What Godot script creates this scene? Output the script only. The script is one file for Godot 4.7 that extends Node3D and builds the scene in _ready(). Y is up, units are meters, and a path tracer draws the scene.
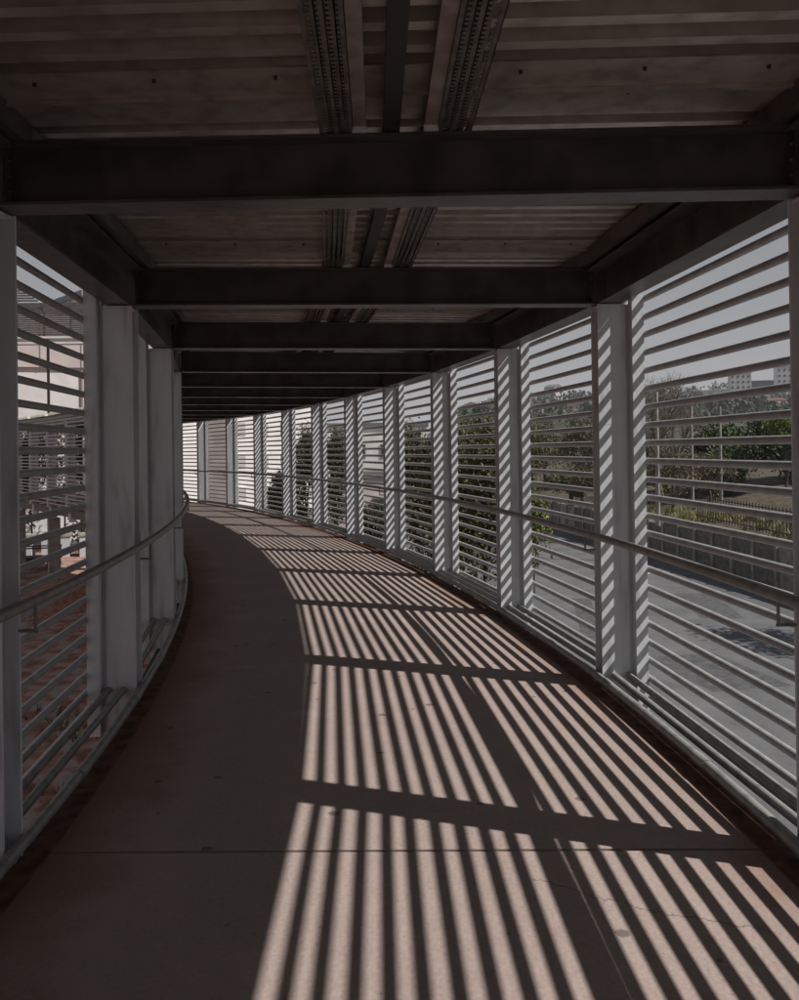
extends Node3D
# A curved, roofed footbridge ramp with walls of grey tubes; y up, metres, camera near the origin, walkway running towards -z.

const W := 2.859          # clear width between the inner column faces
const BAY := 2.349        # length of one bay along the right wall
const SKEW := -0.0606
const TOP := 2.393        # underside of the beams
const BEAM_TOP := 2.622
const DECK := 2.715
const GROUND := -3.0
const FIRST := -3
const LAST := 15
const CD := 0.15          # column depth along the path
const CW := 0.175         # column width across the path
const PITCH := 0.1125
const ORD := ["first", "second", "third", "fourth", "fifth", "sixth", "seventh", "eighth", "ninth", "tenth", "eleventh", "twelfth", "thirteenth", "fourteenth", "fifteenth", "sixteenth", "seventeenth", "eighteenth", "nineteenth", "twentieth"]

var M := {}
var boxes := {}
var names := {}
var rng := RandomNumberGenerator.new()
var path_x := PackedFloat32Array()
var path_z := PackedFloat32Array()
var tube_mesh: CylinderMesh

# ------------------------------------------------------------------ path of the walkway
func heading(s: float) -> float:
	if s < 0.0: return 0.03513 + 0.022 * s
	if s > 10.0: return heading(10.0) + 0.012 * (s - 10.0)
	return 0.03513 + 0.09181 * s - 0.01013 * s * s + 0.00066 * s * s * s

func make_path():
	var n := 2300                       # s from -5 to 18 in steps of 0.01
	path_x.resize(n + 1); path_z.resize(n + 1)
	var zero := 500
	path_x[zero] = 1.429; path_z[zero] = 2.959
	for k in range(zero, n):
		var h := heading((k + 0.5) * 0.01 - 5.0)
		path_x[k + 1] = path_x[k] - sin(h) * BAY * 0.01
		path_z[k + 1] = path_z[k] + cos(h) * BAY * 0.01
	for k in range(zero, 0, -1):
		var h := heading((k - 0.5) * 0.01 - 5.0)
		path_x[k - 1] = path_x[k] + sin(h) * BAY * 0.01
		path_z[k - 1] = path_z[k] - cos(h) * BAY * 0.01

func spot(s: float) -> Vector3:          # inner face of the right wall
	var f := clampf((s + 5.0) * 100.0, 0.0, 2299.0)
	var k := int(f)
	var t := f - k
	return Vector3(lerpf(path_x[k], path_x[k + 1], t), 0, -lerpf(path_z[k], path_z[k + 1], t))

func across(s: float) -> Vector3:        # outward to the right
	var a := heading(s) + SKEW
	return Vector3(cos(a), 0, -sin(a))

func ahead(s: float) -> Vector3:
	var a := heading(s) + SKEW
	return Vector3(-sin(a), 0, -cos(a))

func on(s: float, r: float, y: float, side := 1) -> Vector3:   # r: outward from the inner face of the wall
	var d := r if side > 0 else -W - r
	return spot(s) + across(s) * d + Vector3(0, y, 0)

# ------------------------------------------------------------------ node helpers
func numbered(called: String) -> String:
	if not names.has(called):
		names[called] = 0
		return called
	names[called] += 1
	return "%s_%03d" % [called, names[called]]

func tag(o: Node, label := "", category := "", group := "", kind := ""):
	if label: o.set_meta("label", label)
	if category: o.set_meta("category", category)
	if group: o.set_meta("group", group)
	if kind: o.set_meta("kind", kind)
	return o

func thing(called: String, label: String, category: String, group := "", at := Transform3D()) -> Node3D:
	var o := Node3D.new()
	o.name = numbered(called)
	add_child(o)
	o.transform = at
	tag(o, label, category, group)
	return o

func put(called: String, mesh: Mesh, mat: Material, parent: Node = self, at := Transform3D()) -> MeshInstance3D:
	var o := MeshInstance3D.new()
	o.name = numbered(called) if parent == self else called
	o.mesh = mesh
	o.material_override = mat
	o.cast_shadow = GeometryInstance3D.SHADOW_CASTING_SETTING_ON
	parent.add_child(o, true)
	o.transform = at
	return o

func box(size: Vector3) -> BoxMesh:
	var k := str(size)
	if not boxes.has(k):
		var b := BoxMesh.new()
		b.size = size
		boxes[k] = b
	return boxes[k]

func part_box(called: String, size: Vector3, at: Vector3, mat: Material, parent: Node = self) -> MeshInstance3D:
	return put(called, box(size), mat, parent, Transform3D(Basis(), at))

func frame_at(o: Vector3, x: Vector3) -> Transform3D:     # x axis along x, y up
	var xx := Vector3(x.x, 0, x.z).normalized()
	return Transform3D(Basis(xx, Vector3.UP, xx.cross(Vector3.UP)), o)

func between(a: Vector3, b: Vector3) -> Transform3D:       # for a mesh of unit length along y
	var d := b - a
	var y := d.normalized()
	var x := y.cross(Vector3.UP) if absf(y.y) < 0.99 else Vector3.RIGHT
	x = x.normalized()
	return Transform3D(Basis(x, d, x.cross(y)), (a + b) / 2.0)

func start() -> SurfaceTool:
	var st := SurfaceTool.new()
	st.begin(Mesh.PRIMITIVE_TRIANGLES)
	return st

func quad(st: SurfaceTool, a: Vector3, b: Vector3, c: Vector3, d: Vector3):
	for v in [a, b, c, a, c, d]: st.add_vertex(v)

func bar(st: SurfaceTool, a: Vector3, b: Vector3, ra: float, rb: float, sides := 6):     # tapered tube into st
	var y := (b - a).normalized()
	var x := y.cross(Vector3.UP if absf(y.y) < 0.95 else Vector3.RIGHT).normalized()
	var z := x.cross(y)
	for k in sides:
		var p := TAU * k / sides
		var q := TAU * (k + 1) / sides
		var u := x * cos(p) + z * sin(p)
		var v := x * cos(q) + z * sin(q)
		quad(st, a + u * ra, b + u * rb, b + v * rb, a + v * ra)

func block(st: SurfaceTool, t: Transform3D, size: Vector3):
	var h := size / 2.0
	var c := []
	for k in 8: c.append(t * Vector3(h.x if k & 1 else -h.x, h.y if k & 2 else -h.y, h.z if k & 4 else -h.z))
	quad(st, c[0], c[2], c[3], c[1]); quad(st, c[5], c[7], c[6], c[4])
	quad(st, c[4], c[6], c[2], c[0]); quad(st, c[1], c[3], c[7], c[5])
	quad(st, c[2], c[6], c[7], c[3]); quad(st, c[4], c[0], c[1], c[5])

func done(st: SurfaceTool) -> ArrayMesh:
	st.generate_normals()
	return st.commit()

func circle(r: float, y: float, radius: float, n := 12) -> PackedVector2Array:
	var p := PackedVector2Array()
	for k in n: p.append(Vector2(r + cos(TAU * k / n) * radius, y + sin(TAU * k / n) * radius))
	return p

# a closed (r, y) outline, counter-clockwise, carried along the path through the given stations
func loft(outline: PackedVector2Array, stations: Array, side := 1, smooth := false, caps := true) -> ArrayMesh:
	var st := start()
	st.set_smooth_group(0 if smooth else -1)
	var n := outline.size()
	for k in stations.size() - 1:
		for j in n:
			var p := outline[j]
			var q := outline[(j + 1) % n]
			var a := on(stations[k], p.x, p.y, side)
			var b := on(stations[k], q.x, q.y, side)
			var c := on(stations[k + 1], q.x, q.y, side)
			var d := on(stations[k + 1], p.x, p.y, side)
			if side > 0: quad(st, a, d, c, b)
			else: quad(st, a, b, c, d)
	if caps:
		st.set_smooth_group(-1)
		var idx := Geometry2D.triangulate_polygon(outline)
		for e in [0, stations.size() - 1]:
			for k in range(0, idx.size(), 3):
				var t := []
				for m in 3: t.append(on(stations[e], outline[idx[k + m]].x, outline[idx[k + m]].y, side))
				if (e == 0) == (side > 0): t.reverse()
				for v in t: st.add_vertex(v)
	return done(st)

func rect(r0: float, r1: float, y0: float, y1: float) -> PackedVector2Array:
	return PackedVector2Array([Vector2(r0, y0), Vector2(r1, y0), Vector2(r1, y1), Vector2(r0, y1)])

func steps(a: float, b: float, d: float) -> Array:
	var n := maxi(1, int(ceil((b - a) / d)))
	var l := []
	for k in n + 1: l.append(lerpf(a, b, float(k) / n))
	return l

# ------------------------------------------------------------------ materials
func noise(seed_: int, freq: float, oct := 4, kind := FastNoiseLite.TYPE_SIMPLEX_SMOOTH) -> FastNoiseLite:
	var n := FastNoiseLite.new()
	n.seed = seed_; n.frequency = freq; n.noise_type = kind
	n.fractal_type = FastNoiseLite.FRACTAL_FBM; n.fractal_octaves = oct
	return n

func srgb(r: float, g: float, b: float) -> Color:
	return Color(r, g, b).linear_to_srgb()

# a tiling noise texture between colours (given as linear values)
func noise_tex(seed_: int, freq: float, cols: Array, offs: Array, size := 512, oct := 5) -> NoiseTexture2D:
	var t := NoiseTexture2D.new()
	t.width = size; t.height = size; t.seamless = true; t.noise = noise(seed_, freq, oct)
	var g := Gradient.new()
	g.offsets = PackedFloat32Array(offs)
	var c := PackedColorArray()
	for k in cols: c.append(srgb(k[0], k[1], k[2]))
	g.colors = c
	t.color_ramp = g
	return t

func bump_tex(seed_: int, freq: float, strength: float, size := 512) -> NoiseTexture2D:
	var t := NoiseTexture2D.new()
	t.width = size; t.height = size; t.seamless = true; t.noise = noise(seed_, freq, 5)
	t.as_normal_map = true; t.bump_strength = strength
	return t

func tri_mat(tex: Texture2D, scale_: float, rough: float, normal: Texture2D = null, ns := 0.5, spec := 0.4) -> StandardMaterial3D:
	var m := StandardMaterial3D.new()
	m.albedo_texture = tex
	m.uv1_triplanar = true; m.uv1_world_triplanar = true
	m.uv1_scale = Vector3.ONE * scale_
	m.roughness = rough; m.metallic_specular = spec
	if normal:
		m.normal_enabled = true; m.normal_texture = normal; m.normal_scale = ns
	return m

func flat(r: float, g: float, b: float, rough := 0.7) -> StandardMaterial3D:
	var m := StandardMaterial3D.new()
	m.albedo_color = srgb(r, g, b); m.roughness = rough
	return m

func floor_texture() -> ImageTexture:
	# worn concrete with red oxide left along both edges; u across the walkway, v along it
	var w := 512
	var h := 2048
	var blotch := noise(3, 0.0055, 4)
	var mid := noise(5, 0.035, 4)
	var wear := noise(9, 0.006, 5)
	var grain := noise(23, 0.22, 2)
	var data := PackedByteArray()
	data.resize(w * h * 3)
	var r := RandomNumberGenerator.new()
	r.seed = 4
	for y in h:
		var fy := y if y < h / 2 else h - y              # mirrored, so that the strip tiles along its length
		for x in w:
			var u := float(x) / w
			var edge := minf(u, 1.0 - u)
			var b := blotch.get_noise_2d(x, fy)
			var m := mid.get_noise_2d(x, fy)
			var e := wear.get_noise_2d(x, fy)
			var n := grain.get_noise_2d(x, y)
			var red := clampf(0.12 + ((0.10 if u < 0.5 else 0.17) + 0.07 * e + 0.03 * b - edge) * 7.0 + 0.22 * m + 0.3 * n, 0.08, 0.92)
			var g := 1.0 + 0.10 * b + 0.07 * m + 0.10 * n + r.randf_range(-0.05, 0.05)
			if r.randf() < 0.0005: g *= 0.5
			var c := Color(0.376, 0.306, 0.280).lerp(Color(0.25, 0.128, 0.088), red)
			c = Color(c.r * g, c.g * g, c.b * g).linear_to_srgb()
			var k := (y * w + x) * 3
			data[k] = int(clampf(c.r, 0, 1) * 255); data[k + 1] = int(clampf(c.g, 0, 1) * 255); data[k + 2] = int(clampf(c.b, 0, 1) * 255)
	var im := Image.create_from_data(w, h, false, Image.FORMAT_RGB8, data)
	# hairline cracks
	for k in 4:
		var p := Vector2(r.randf_range(30, w - 30), r.randf_range(60, h - 60))
		var way := r.randf_range(-0.5, 0.5)
		for q in r.randi_range(60, 220):
			var d := way + r.randf_range(-1.1, 1.1)
			p += Vector2(cos(d), sin(d))
			if p.x < 2 or p.y < 2 or p.x > w - 3 or p.y > h - 3: break
			im.set_pixel(int(p.x), int(p.y), im.get_pixel(int(p.x), int(p.y)).darkened(0.25))
	# pale cement patches with a broken outline
	for k in 8:
		var cx := r.randi_range(90, w - 90)
		var cy := r.randi_range(60, h - 60)
		for q in 900:
			var o := Vector2(r.randfn(), r.randfn()) * 14.0
			var x := clampi(cx + int(o.x), 0, w - 1)
			var y := clampi(cy + int(o.y * 0.7), 0, h - 1)
			im.set_pixel(x, y, im.get_pixel(x, y).lightened(0.10))
	# a few drips and gum spots
	for k in 90:
		var x := r.randi_range(20, w - 20)
		var y := r.randi_range(10, h - 10)
		var rad := r.randi_range(1, 4)
		for dy in range(-rad, rad + 1):
			for dx in range(-rad, rad + 1):
				if dx * dx + dy * dy <= rad * rad + r.randi_range(-1, 1):
					var c := im.get_pixel(x + dx, y + dy)
					im.set_pixel(x + dx, y + dy, c.darkened(0.28))
	return ImageTexture.create_from_image(im)

func make_materials():
	var fine := bump_tex(2, 0.04, 3.0)
	M.paint = tri_mat(noise_tex(11, 0.012, [[0.48, 0.49, 0.515], [0.645, 0.665, 0.70], [0.69, 0.71, 0.745]], [0.12, 0.42, 0.85]), 0.45, 0.5, fine, 0.10)
	M.paint.uv1_scale = Vector3(1.5, 0.22, 1.5)
	M.tube = tri_mat(noise_tex(12, 0.02, [[0.29, 0.29, 0.292], [0.36, 0.36, 0.362], [0.40, 0.40, 0.40]], [0.2, 0.5, 0.8]), 0.8, 0.42, fine, 0.06)
	M.beam = tri_mat(noise_tex(13, 0.011, [[0.06, 0.056, 0.053], [0.09, 0.085, 0.082], [0.11, 0.104, 0.10]], [0.2, 0.5, 0.85]), 0.5, 0.33, fine, 0.12)
	M.deck = tri_mat(noise_tex(14, 0.010, [[0.42, 0.375, 0.33], [0.58, 0.53, 0.48], [0.66, 0.62, 0.57]], [0.2, 0.5, 0.85]), 0.9, 0.55, fine, 0.15)
	M.deck.metallic = 0.75
	M.deck.roughness = 0.42
	M.plate = tri_mat(noise_tex(15, 0.013, [[0.36, 0.315, 0.275], [0.47, 0.42, 0.375], [0.52, 0.475, 0.43]], [0.2, 0.5, 0.85]), 1.0, 0.6, fine, 0.15)
	M.plate.metallic = 0.6
	M.plate.roughness = 0.48
	M.tray = tri_mat(noise_tex(16, 0.02, [[0.10, 0.09, 0.082], [0.16, 0.148, 0.138]], [0.3, 0.7]), 1.0, 0.5)
	M.batten = tri_mat(noise_tex(17, 0.015, [[0.24, 0.19, 0.165], [0.34, 0.29, 0.26]], [0.3, 0.7]), 0.8, 0.55)
	M.dark = flat(0.03, 0.028, 0.027, 0.6)
	M.rail = tri_mat(noise_tex(18, 0.02, [[0.17, 0.15, 0.138], [0.25, 0.23, 0.215], [0.30, 0.28, 0.265]], [0.2, 0.5, 0.85]), 0.9, 0.38, fine, 0.06)
	M.rust = tri_mat(noise_tex(19, 0.016, [[0.085, 0.04, 0.027], [0.165, 0.08, 0.055], [0.22, 0.115, 0.08]], [0.2, 0.5, 0.82]), 0.9, 0.7, fine, 0.3)
	M.kick = tri_mat(noise_tex(20, 0.02, [[0.20, 0.195, 0.19], [0.28, 0.272, 0.265], [0.32, 0.31, 0.30]], [0.2, 0.5, 0.8]), 0.9, 0.4, fine, 0.06)
	M.concrete = tri_mat(noise_tex(22, 0.012, [[0.17, 0.16, 0.145], [0.27, 0.255, 0.235], [0.33, 0.315, 0.29]], [0.2, 0.5, 0.85]), 0.4, 0.85, fine, 0.4)
	M.concrete_dark = tri_mat(noise_tex(23, 0.014, [[0.11, 0.108, 0.098], [0.15, 0.147, 0.135], [0.185, 0.18, 0.166]], [0.2, 0.5, 0.85]), 0.5, 0.88, fine, 0.4)
	M.asphalt = tri_mat(noise_tex(24, 0.009, [[0.105, 0.107, 0.112], [0.125, 0.127, 0.133], [0.142, 0.144, 0.150]], [0.2, 0.5, 0.85], 1024, 6), 0.07, 0.85, fine, 0.3)
	M.patch = tri_mat(noise_tex(34, 0.02, [[0.07, 0.071, 0.076], [0.105, 0.106, 0.112]], [0.25, 0.75]), 0.3, 0.9, fine, 0.5)
	M.dirt = tri_mat(noise_tex(25, 0.012, [[0.20, 0.085, 0.06], [0.32, 0.155, 0.115], [0.36, 0.26, 0.225], [0.25, 0.235, 0.22]], [0.2, 0.45, 0.62, 0.85], 1024, 6), 0.12, 0.95, fine, 0.7)
	M.bank = tri_mat(noise_tex(26, 0.016, [[0.04, 0.035, 0.022], [0.085, 0.065, 0.045], [0.12, 0.095, 0.065]], [0.2, 0.5, 0.85]), 0.25, 0.95, fine, 0.7)
	M.hill = tri_mat(noise_tex(27, 0.03, [[0.025, 0.033, 0.022], [0.05, 0.055, 0.04], [0.10, 0.095, 0.08]], [0.25, 0.6, 0.9]), 0.012, 0.95)
	M.white_wall = tri_mat(noise_tex(28, 0.01, [[0.66, 0.63, 0.62], [0.74, 0.71, 0.70]], [0.3, 0.7]), 0.15, 0.85)
	M.pink_wall = tri_mat(noise_tex(29, 0.01, [[0.52, 0.45, 0.435], [0.58, 0.51, 0.495]], [0.3, 0.7]), 0.15, 0.85)
	M.taupe_wall = tri_mat(noise_tex(30, 0.01, [[0.22, 0.185, 0.175], [0.28, 0.24, 0.23]], [0.3, 0.7]), 0.15, 0.85)
	M.blind = flat(0.40, 0.385, 0.38, 0.6)
	M.grey_wall = flat(0.30, 0.30, 0.31, 0.85)
	M.ochre_wall = flat(0.40, 0.31, 0.23, 0.85)
	M.blue_wall = flat(0.13, 0.145, 0.17, 0.8)
	M.roof_red = flat(0.22, 0.095, 0.065, 0.85)
	M.roof_grey = flat(0.15, 0.145, 0.145, 0.8)
	M.glass = flat(0.045, 0.05, 0.055, 0.15)
	M.bark = tri_mat(noise_tex(31, 0.04, [[0.05, 0.038, 0.028], [0.13, 0.105, 0.085]], [0.3, 0.7]), 1.0, 0.9)
	M.twig = flat(0.13, 0.10, 0.085, 0.9)
	M.paint_line = flat(0.42, 0.42, 0.41, 0.8)
	M.mound = tri_mat(noise_tex(32, 0.02, [[0.20, 0.075, 0.045], [0.36, 0.16, 0.105], [0.42, 0.24, 0.18]], [0.2, 0.5, 0.85]), 0.5, 0.95, fine, 0.8)
	M.cloth = flat(0.42, 0.44, 0.47, 0.85)
	var leaf := StandardMaterial3D.new()
	leaf.vertex_color_use_as_albedo = true
	leaf.roughness = 0.65
	leaf.cull_mode = BaseMaterial3D.CULL_DISABLED
	leaf.backlight_enabled = true
	leaf.backlight = Color(0.10, 0.12, 0.04)
	M.leaf = leaf
	var f := StandardMaterial3D.new()
	f.albedo_texture = floor_texture()
	f.roughness = 0.72; f.metallic_specular = 0.35
	f.normal_enabled = true
	var bt := bump_tex(8, 0.25, 3.0, 512)
	bt.height = 2048
	f.normal_texture = bt
	f.normal_scale = 0.12
	M.floor = f

# ------------------------------------------------------------------ the walkway
func place_word(i: int, side: int, what: String) -> String:
	var wall := "right" if side > 0 else "left"
	if i < 0: return "%s in the %s wall, %s one behind the viewer" % [what, wall, ORD[-i - 1]]
	if i == 0: return "%s in the %s wall, nearest one at the picture edge" % [what, wall]
	return "%s in the %s wall, %s one from the viewer" % [what, wall, ORD[i]]

func make_column(i: int, side: int):
	var s := float(i)
	var out := across(s) * side
	var o := on(s, CW / 2.0, 0.0, side) + ahead(s) * (CD / 2.0)
	var c := thing("steel_column", place_word(i, side, "grey painted steel column"), "column", "steel columns along the walkway", frame_at(o, out))
	var low := -0.55
	var seam := 1.64
	for z in [-1, 1]:
		part_box("flange", Vector3(CW, seam - low - 0.003, 0.012), Vector3(0, (seam + low - 0.003) / 2.0, z * (CD / 2.0 - 0.006)), M.paint, c)
		part_box("flange", Vector3(CW, TOP - seam - 0.002, 0.012), Vector3(0, (TOP - 0.002 + seam) / 2.0, z * (CD / 2.0 - 0.006)), M.paint, c)
		part_box("seam_weld", Vector3(CW - 0.003, 0.008, 0.0085), Vector3(0, seam - 0.0015, z * (CD / 2.0 - 0.0062)), M.paint, c)
	part_box("filler_plate", Vector3(0.023, TOP - low - 0.004, CD - 0.03), Vector3(CW / 2.0 + 0.0122, (TOP + low) / 2.0 - 0.001, 0), M.paint, c)
	part_box("web", Vector3(0.010, TOP - low - 0.004, CD - 0.025), Vector3(0, (TOP + low) / 2.0, 0), M.paint, c)
	var cap := part_box("cap_plate", Vector3(CW - 0.02, 0.010, CD - 0.03), Vector3(0, TOP - 0.012, 0), M.paint, c)
	cap.set_meta("label", "thin plate closing the column top")
	# concrete pier that carries the column down to the ground
	if i % 2 == 0:
		part_box("pier", Vector3(0.34, -GROUND + low + 0.4, 0.34), Vector3(0, (GROUND - 0.4 + low) / 2.0, 0), M.concrete, c)

func make_cross_beam(i: int):
	var s := float(i)
	var mid := on(s, -W / 2.0, 0.0) + ahead(s) * (CD / 2.0)
	var where := "%s one from the viewer" % ORD[i] if i >= 0 else "%s one behind the viewer" % ORD[-i - 1]
	var b := thing("cross_beam", "dark steel cross beam under the roof, " + where, "beam", "steel cross beams under the roof", frame_at(mid, across(s)))
	var len_ := W - 0.006
	part_box("bottom_flange", Vector3(len_, 0.011, 0.135), Vector3(0, TOP + 0.0055, 0), M.beam, b)
	part_box("top_flange", Vector3(len_, 0.011, 0.135), Vector3(0, BEAM_TOP - 0.0055, 0), M.beam, b)
	part_box("web", Vector3(len_, BEAM_TOP - TOP - 0.023, 0.008), Vector3(0, (BEAM_TOP + TOP) / 2.0, 0), M.beam, b)
	for e in [-1, 1]:
		var p := part_box("end_plate", Vector3(0.012, BEAM_TOP - TOP - 0.03, 0.12), Vector3(e * (len_ / 2.0 - 0.02), (BEAM_TOP + TOP) / 2.0, 0), M.beam, b)
		var st := start()
		st.set_smooth_group(-1)
		for y in [-0.055, 0.0, 0.055]:
			for z in [-0.035, 0.035]:
				bar(st, Vector3(e * -0.006, y, z), Vector3(e * -0.018, y, z), 0.010, 0.008, 6)
				bar(st, Vector3(e * -0.018, y, z), Vector3(e * -0.0181, y, z), 0.008, 0.0001, 6)
		tag(put("bolts", done(st), M.beam, p), "", "", "", "stuff")

func make_edge_beam(i: int, side: int):
	var a := i + CD / 2.0 / BAY
	var st := [a + 0.0004, a + 0.9996]
	var b := thing("edge_beam", place_word(i, side, "dark steel edge beam of the bay above the slats").replace("one from", "bay from").replace("nearest one", "nearest bay").replace("one behind", "bay behind"), "beam", "edge beams over the columns")
	var c := CW / 2.0
	put("bottom_flange", loft(rect(c - 0.080, c + 0.066, TOP + 0.004, TOP + 0.016), st, side), M.beam, b)
	put("web", loft(rect(c - 0.004, c + 0.004, TOP + 0.016, BEAM_TOP - 0.012), st, side), M.beam, b)
	put("top_flange", loft(rect(c - 0.082, c + 0.082, BEAM_TOP - 0.012, BEAM_TOP), st, side), M.beam, b)
	put("fascia", loft(rect(c - 0.02, c + 0.05, BEAM_TOP + 0.001, DECK - 0.002), st, side), M.beam, b)
	# angle that runs along the inside of the top flange
	put("angle", loft(rect(c - 0.16, c - 0.086, BEAM_TOP - 0.03, BEAM_TOP - 0.022), [a + 0.035, a + 0.965], side), M.beam, b)

func make_panel(i: int, side: int):
	var label := place_word(i, side, "screen of horizontal grey tubes").replace("one from", "bay from").replace("nearest one", "nearest bay").replace("one behind", "bay behind")
	var near_end := i + CD / BAY
	var p := thing("tube_screen", label, "screen", "tube screens between the columns", Transform3D(Basis(), on(i + 0.5, 0.295, 0, side)))
	var back := p.transform.affine_inverse()
	# two posts: one against each column
	for e in 2:
		var at_s := near_end if e == 0 else float(i + 1)
		var d := -0.012 if e == 0 else -0.016
		var o := on(at_s, CW + 0.025 + 0.0375, 0.0, side) + ahead(at_s) * d
		var t := frame_at(o + Vector3(0, (TOP - 0.12) / 2.0 + 0.03, 0), across(at_s) * side)
		put("post", box(Vector3(0.075, TOP + 0.32, 0.072 if e == 1 else 0.045)), M.paint, p, back * t)
	var k := -1
	while 2.42 - PITCH * k > -0.1:
		var y := 2.42 - PITCH * k + rng.randf_range(-0.0025, 0.0025)
		var a := on(i + CD / 2.0 / BAY + 0.002, CW + 0.1195, y + rng.randf_range(-0.002, 0.002), side)
		var b := on(i + 1 + CD / 2.0 / BAY - 0.002, CW + 0.1195, y + rng.randf_range(-0.002, 0.002), side)
		put("tube", tube_mesh, M.tube, p, back * between(a, b))
		k += 1

func make_handrail(side: int):
	var wall := "right" if side > 0 else "left"
	var h := thing("handrail", "slim brown tubular handrail curving along the %s wall" % wall, "handrail", "handrails", Transform3D(Basis(), on(0, -0.06, 0, side)))
	var back := h.transform.affine_inverse()
	put("rail", loft(circle(-0.06, 0.952, 0.0225, 14), steps(FIRST, LAST, 0.1), side, true), M.rail, h, back)
	var st := start()
	st.set_smooth_group(0)
	bar(st, Vector3(-0.06, 0.932, 0), Vector3(-0.06, 0.842, 0), 0.0065, 0.0065, 8)
	bar(st, Vector3(-0.0665, 0.842, 0), Vector3(0.004, 0.842, 0), 0.0065, 0.0065, 8)
	var br := done(st)
	for i in range(FIRST, LAST):
		var o := on(i, 0, 0, side) + ahead(i) * (CD - 0.008)
		put("bracket", br, M.rail, h, back * frame_at(o, across(i) * side))

func make_kick_rail(side: int):
	var wall := "right" if side > 0 else "left"
	var h := thing("kick_rail", "low grey tube rails beside the floor edge along the %s wall" % wall, "rail", "kick rails", Transform3D(Basis(), on(0, 0, 0.1, side)))
	var back := h.transform.affine_inverse()
	var end := float(LAST)
	put("rail", loft(circle(-0.027, 0.068, 0.024, 14), steps(FIRST, end, 0.1), side, true), M.kick, h, back)
	for i in range(FIRST, LAST):
		for off in [0.36, 0.9]:
			put("sleeve", loft(circle(-0.027, 0.068, 0.027, 14), [i + off, i + off + 0.05], side, true), M.kick, h, back)
		for r in [0.075, 0.165]:
			put("rail", loft(circle(r, 0.073, 0.021, 12), [i + CD / BAY - 0.004, i + 1.004], side, true), M.kick, h, back)
		# flat lug that holds the inner rail to the column
		put("lug", loft(rect(-0.03, 0.10, 0.030, 0.042), [i + 0.012, i + 0.03], side), M.kick, h, back)

func make_floor():
	var f := thing("walkway_floor", "", "", "")
	f.set_meta("kind", "structure")
	var joints := [FIRST - 0.4, 0.085, 3.52, 7.0, 10.5, 13.0, LAST + 0.4]
	for j in joints.size() - 1:
		var a: float = joints[j] + 0.004
		var b: float = joints[j + 1] - 0.004
		var ss := steps(a, b, 0.1)
		var st := start()
		st.set_smooth_group(-1)
		var v0: float = a * BAY / (W * 4.0)
		for k in ss.size() - 1:
			var r := [0.0, -0.6, -W / 2.0, -W + 0.6, -W]
			for m in 4:
				var corner := [[ss[k], r[m]], [ss[k], r[m + 1]], [ss[k + 1], r[m + 1]], [ss[k + 1], r[m]]]
				for q in [0, 1, 2, 0, 2, 3]:
					st.set_uv(Vector2(-corner[q][1] / W, corner[q][0] * BAY / (W * 4.0)))
					st.add_vertex(on(corner[q][0], corner[q][1], 0.0))
			for e in [0.0, -W]:                           # sides
				var l := [on(ss[k], e, 0), on(ss[k + 1], e, 0), on(ss[k + 1], e, -0.16), on(ss[k], e, -0.16)]
				if e < 0: l.reverse()
				st.set_uv(Vector2(0.02, 0.1))
				quad(st, l[0], l[1], l[2], l[3])
			st.set_uv(Vector2(0.5, 0.1))
			quad(st, on(ss[k], 0, -0.16), on(ss[k + 1], 0, -0.16), on(ss[k + 1], -W, -0.16), on(ss[k], -W, -0.16))
		for e in [a, b]:
			st.set_uv(Vector2(0.5, 0.1))
			var l := [on(e, 0, 0), on(e, 0, -0.16), on(e, -W, -0.16), on(e, -W, 0)]
			if e == b: l.reverse()
			quad(st, l[0], l[1], l[2], l[3])
		put("slab", done(st), M.floor, f)
		if j > 0: put("joint_filler", loft(rect(-W + 0.01, -0.01, -0.10, -0.014), [joints[j] - 0.0038, joints[j] + 0.0038]), M.dark, f)
	for side in [1, -1]:
		for j in joints.size() - 1:
			# steel angle along the slab edge: a flat leg on the concrete and an upstanding lip
			put("edge_angle", loft(PackedVector2Array([Vector2(0.003, -0.17), Vector2(0.009, -0.17), Vector2(0.009, 0.012), Vector2(0.0, 0.012), Vector2(-0.006, 0.005), Vector2(-0.105, 0.005), Vector2(-0.105, 0.001), Vector2(0.003, 0.001)]), steps(joints[j] + 0.001, joints[j + 1] - 0.001, 0.1), side), M.rust, f)
		# floor girder outside the slab edge, between the columns
		for i in range(FIRST, LAST):
			put("girder", loft(rect(0.03, 0.145, -0.42, -0.17), [i + CD / BAY + 0.002, i + 0.998], side), M.concrete_dark, f)

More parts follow.
